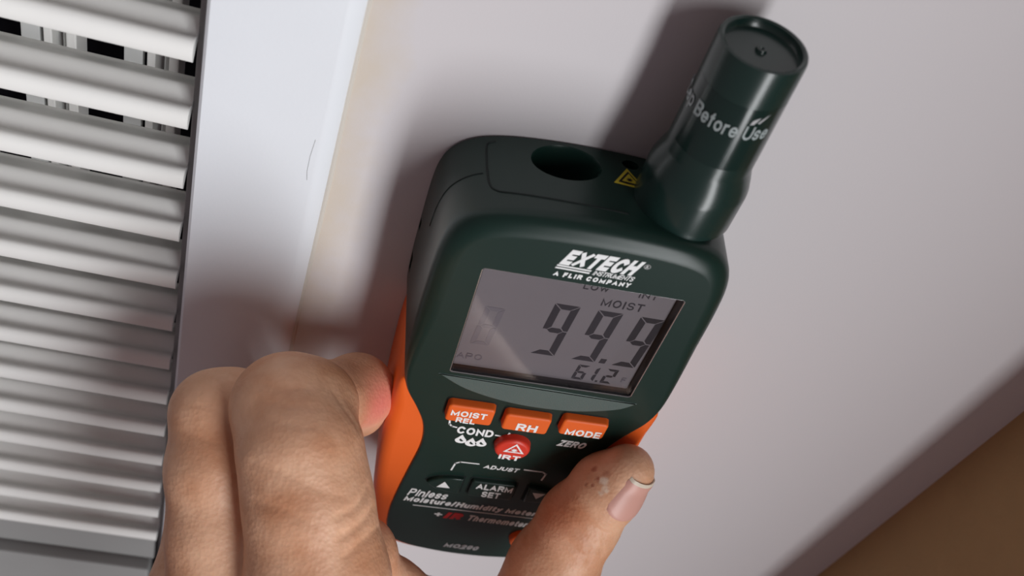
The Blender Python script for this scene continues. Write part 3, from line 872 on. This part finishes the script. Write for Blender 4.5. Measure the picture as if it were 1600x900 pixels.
# folds over the index knuckle and beside the web of the thumb
crease([(-55.0, -50.2, -20.7), (-51.0, -54.6, -21.5), (-46.9, -57.8, -24.4)], 0.35, 1.0)
crease([(-74.0, -52.0, -20.6), (-68.5, -53.5, -18.5), (-61.0, -53.0, -19.2)], 0.22, 0.9)
crease([(-73.5, -56.5, -21.0), (-66.5, -58.5, -18.8), (-58.0, -58.0, -19.6)], 0.18, 0.9)
crease([(-72.0, -61.0, -22.0), (-64.5, -63.5, -19.4), (-56.0, -63.0, -20.6)], 0.15, 0.9)
crease([(-41.8, -69.8, -31.2), (-43.8, -76.1, -30.1), (-48.5, -80.5, -29.0)], 0.45, 1.1)
crease([(-40.5, -73.0, -36.0), (-42.0, -78.5, -33.5), (-46.0, -84.0, -32.0)], 0.45, 1.1)
crease([(-39.5, -76.0, -42.0), (-41.0, -81.5, -37.0), (-44.5, -87.5, -35.5)], 0.4, 1.1)
crease([(-70.5, -70.0, -27.0), (-64.0, -75.0, -22.5), (-56.0, -77.0, -23.0), (-48.0, -76.0, -27.5)], 0.2, 1.2)
crease([(-69.0, -78.0, -33.0), (-62.0, -82.0, -28.0), (-54.0, -84.5, -28.5)], 0.25, 1.2)
crease([(-90.0, -50.0, -38.5), (-84.0, -52.0, -35.8), (-77.0, -51.5, -36.5)], 0.18, 0.9)
crease([(-89.0, -56.0, -43.0), (-82.5, -58.5, -41.5), (-75.5, -58.5, -43.5)], 0.15, 0.9)
apply_creases()

m, nt, b = new_mat('skin')
tc = nd(nt, 'ShaderNodeTexCoord')
jn = nd(nt, 'ShaderNodeTexNoise'); jn.inputs['Scale'].default_value = 700; jn.inputs['Detail'].default_value = 3
nt.links.new(tc.outputs['Object'], jn.inputs['Vector'])
jit = nd(nt, 'ShaderNodeVectorMath', operation='MULTIPLY_ADD'); jit.inputs[1].default_value = (0.0022, 0.0022, 0.0022)
js = nd(nt, 'ShaderNodeVectorMath', operation='SUBTRACT'); js.inputs[1].default_value = (0.5, 0.5, 0.5)
nt.links.new(jn.outputs['Color'], js.inputs[0]); nt.links.new(js.outputs[0], jit.inputs[0]); nt.links.new(tc.outputs['Object'], jit.inputs[2])
def msk(c, r, soft=1.0):
    """1 inside a ball at c (object space, m)"""
    vs = nd(nt, 'ShaderNodeVectorMath', operation='DISTANCE'); vs.inputs[1].default_value = c
    nt.links.new(jit.outputs[0], vs.inputs[0])
    r_ = nd(nt, 'ShaderNodeMapRange'); r_.interpolation_type = 'SMOOTHSTEP'
    r_.inputs['From Min'].default_value = r; r_.inputs['From Max'].default_value = r * (1 - soft)
    nt.links.new(vs.outputs['Value'], r_.inputs[0])
    return r_.outputs[0]
n1 = nd(nt, 'ShaderNodeTexNoise'); n1.inputs['Scale'].default_value = 70; n1.inputs['Detail'].default_value = 6
nt.links.new(tc.outputs['Object'], n1.inputs['Vector'])
rp = nd(nt, 'ShaderNodeValToRGB')
rp.color_ramp.elements[0].position = 0.32; rp.color_ramp.elements[0].color = (0.58, 0.275, 0.150, 1)
rp.color_ramp.elements[1].position = 0.68; rp.color_ramp.elements[1].color = (0.78, 0.465, 0.300, 1)
nt.links.new(n1.outputs['Fac'], rp.inputs[0])
cur = rp.outputs[0]
HB = np.array([-38, -160, -118.0])            # object origin (wrist), mm
def loc(p): return tuple((np.array(p) - HB) * MM)
def blend(c, r, col, amt, soft=1.0):
    global cur
    mm_ = nd(nt, 'ShaderNodeMath', operation='MULTIPLY'); mm_.inputs[1].default_value = amt
    nt.links.new(msk(loc(c), r * MM, soft), mm_.inputs[0])
    x = nd(nt, 'ShaderNodeMix', data_type='RGBA'); x.inputs[7].default_value = (*col, 1)
    nt.links.new(mm_.outputs[0], x.inputs[0]); nt.links.new(cur, x.inputs[6]); cur = x.outputs[2]
blend((-38.4, -34.0, -48.5), 14, (0.74, 0.20, 0.165), 0.85)          # pressed pink fingertip
blend((19.3, -53.6, -62), 15, (0.60, 0.20, 0.10), 0.5)
SPOT = [((25.3, -44.9, -45.6), 1.3, (0.30, 0.06, 0.03), 0.75), ((26.2, -47.9, -45.2), 1.1, (0.28, 0.05, 0.025), 0.8), ((28.1, -47.3, -43.3), 1.6, (0.40, 0.12, 0.06), 0.55),
        ((23.8, -48.8, -48.4), 0.8, (0.30, 0.08, 0.04), 0.7), ((25.3, -49.6, -47.0), 0.8, (0.28, 0.06, 0.03), 0.75),
        ((27.8, -49.1, -44.4), 1.7, (0.86, 0.76, 0.62), 0.75), ((28.7, -51.3, -45.4), 1.5, (0.86, 0.74, 0.60), 0.65), ((27.4, -51.7, -46.7), 1.0, (0.84, 0.72, 0.58), 0.5)]
for c, r, col, a_ in SPOT: blend(c, r * 1.15, col, a_ * 0.85, 0.8)
nt.links.new(cur, b.inputs['Base Color'])
b.inputs['Roughness'].default_value = 0.48
b.inputs['Specular IOR Level'].default_value = 0.4
b.inputs['Subsurface Weight'].default_value = 0.12
b.inputs['Subsurface Radius'].default_value = (0.0030, 0.0011, 0.0006)
b.inputs['Subsurface Scale'].default_value = 1.0
vo = nd(nt, 'ShaderNodeTexVoronoi'); vo.inputs['Scale'].default_value = 900
nt.links.new(tc.outputs['Object'], vo.inputs['Vector'])
n3 = nd(nt, 'ShaderNodeTexNoise'); n3.inputs['Scale'].default_value = 260; n3.inputs['Detail'].default_value = 5
nt.links.new(tc.outputs['Object'], n3.inputs['Vector'])
am = nd(nt, 'ShaderNodeMath', operation='MULTIPLY_ADD'); am.inputs[1].default_value = 0.35
nt.links.new(vo.outputs['Distance'], am.inputs[0]); nt.links.new(n3.outputs['Fac'], am.inputs[2])
bp = nd(nt, 'ShaderNodeBump'); bp.inputs['Strength'].default_value = 0.35; bp.inputs['Distance'].default_value = 0.0007
nt.links.new(am.outputs[0], bp.inputs['Height']); nt.links.new(bp.outputs['Normal'], b.inputs['Normal'])
M['skin'] = m

me = bpy.data.meshes.new('hand')
me.from_pydata(((HV - HB) * MM).tolist(), [], HF.tolist()); me.update()
bm = bmesh.new(); bm.from_mesh(me); bmesh.ops.recalc_face_normals(bm, faces=bm.faces); bm.to_mesh(me); bm.free()
hand = link('hand', me, M['skin'], None)
for p in me.polygons: p.use_smooth = True
hand.location = (HB[0] * MM, HB[1] * MM, z(HB[2]))
tag(hand, 'left hand gripping the meter, thumb over its right edge', 'hand')

# thumb nail: patch marched out from the thumb's axis
M['nail'] = plain('finger_nail', (0.64, 0.34, 0.28), 0.42, 0.5, (500, 0.08, 0.0002), 0.05)
M['nail_tip'] = plain('nail_edge', (0.72, 0.62, 0.50), 0.4, 0.4)
ax0 = np.array(CH['thumb'][1][:3]); ax1 = np.array(CH['thumb'][0][:3]); T_ = ax1 - ax0; TL = np.linalg.norm(T_); T_ /= TL
nd_dir = np.array([0.372, -0.917, 0.043]); nd_dir -= T_ * (nd_dir @ T_); nd_dir /= np.linalg.norm(nd_dir)
sd_dir = np.cross(T_, nd_dir)
def nail_pt(s, ph, off):
    ex = max(0.0, s - (TL + 1.0)); s -= ex
    o = ax0 + T_ * s; d = nd_dir * math.cos(ph) + sd_dir * math.sin(ph)
    t = 2.0
    for _ in range(14):
        t -= float(sdf(np.array([o + d * t], np.float32))[0]) * 0.8
    return o + d * (t + off - 0.10 * ex * ex) + T_ * ex
def nail_mesh(name, s0, s1, phm, off, n=14, mth=12, roundbase=True):
    V = []; F = []
    for i in range(n + 1):
        a = i / n
        for j in range(mth + 1):
            q = -1 + 2 * j / mth
            lo_ = s0 + ((1 - math.sqrt(max(0, 1 - (abs(q) ** 2.4)))) * 4.0 if roundbase else 0)
            s = lo_ + (s1 - lo_) * a
            edge = 0.0 if abs(q) < 0.99 else -0.5
            V.append((nail_pt(s, q * phm, off + edge - (0.4 if i == 0 and roundbase else 0)) - HB) * MM)
    for i in range(n):
        for j in range(mth):
            k = i * (mth + 1) + j
            F.append((k, k + 1, k + mth + 2, k + mth + 1))
    me = mesh(name, V, F)
    bm = bmesh.new(); bm.from_mesh(me); bmesh.ops.recalc_face_normals(bm, faces=bm.faces)
    bmesh.ops.solidify(bm, geom=bm.faces[:], thickness=0.0004); bm.to_mesh(me); bm.free()
    return me
nail = link('thumb_nail', nail_mesh('thumb_nail', 0.2, 12.8, 0.85, 0.3), M['nail'], hand, 60)
link('nail_edge', nail_mesh('nail_edge', 12.8, 13.8, 0.83, 0.3, 3, 12, False), M['nail_tip'], nail, 60)
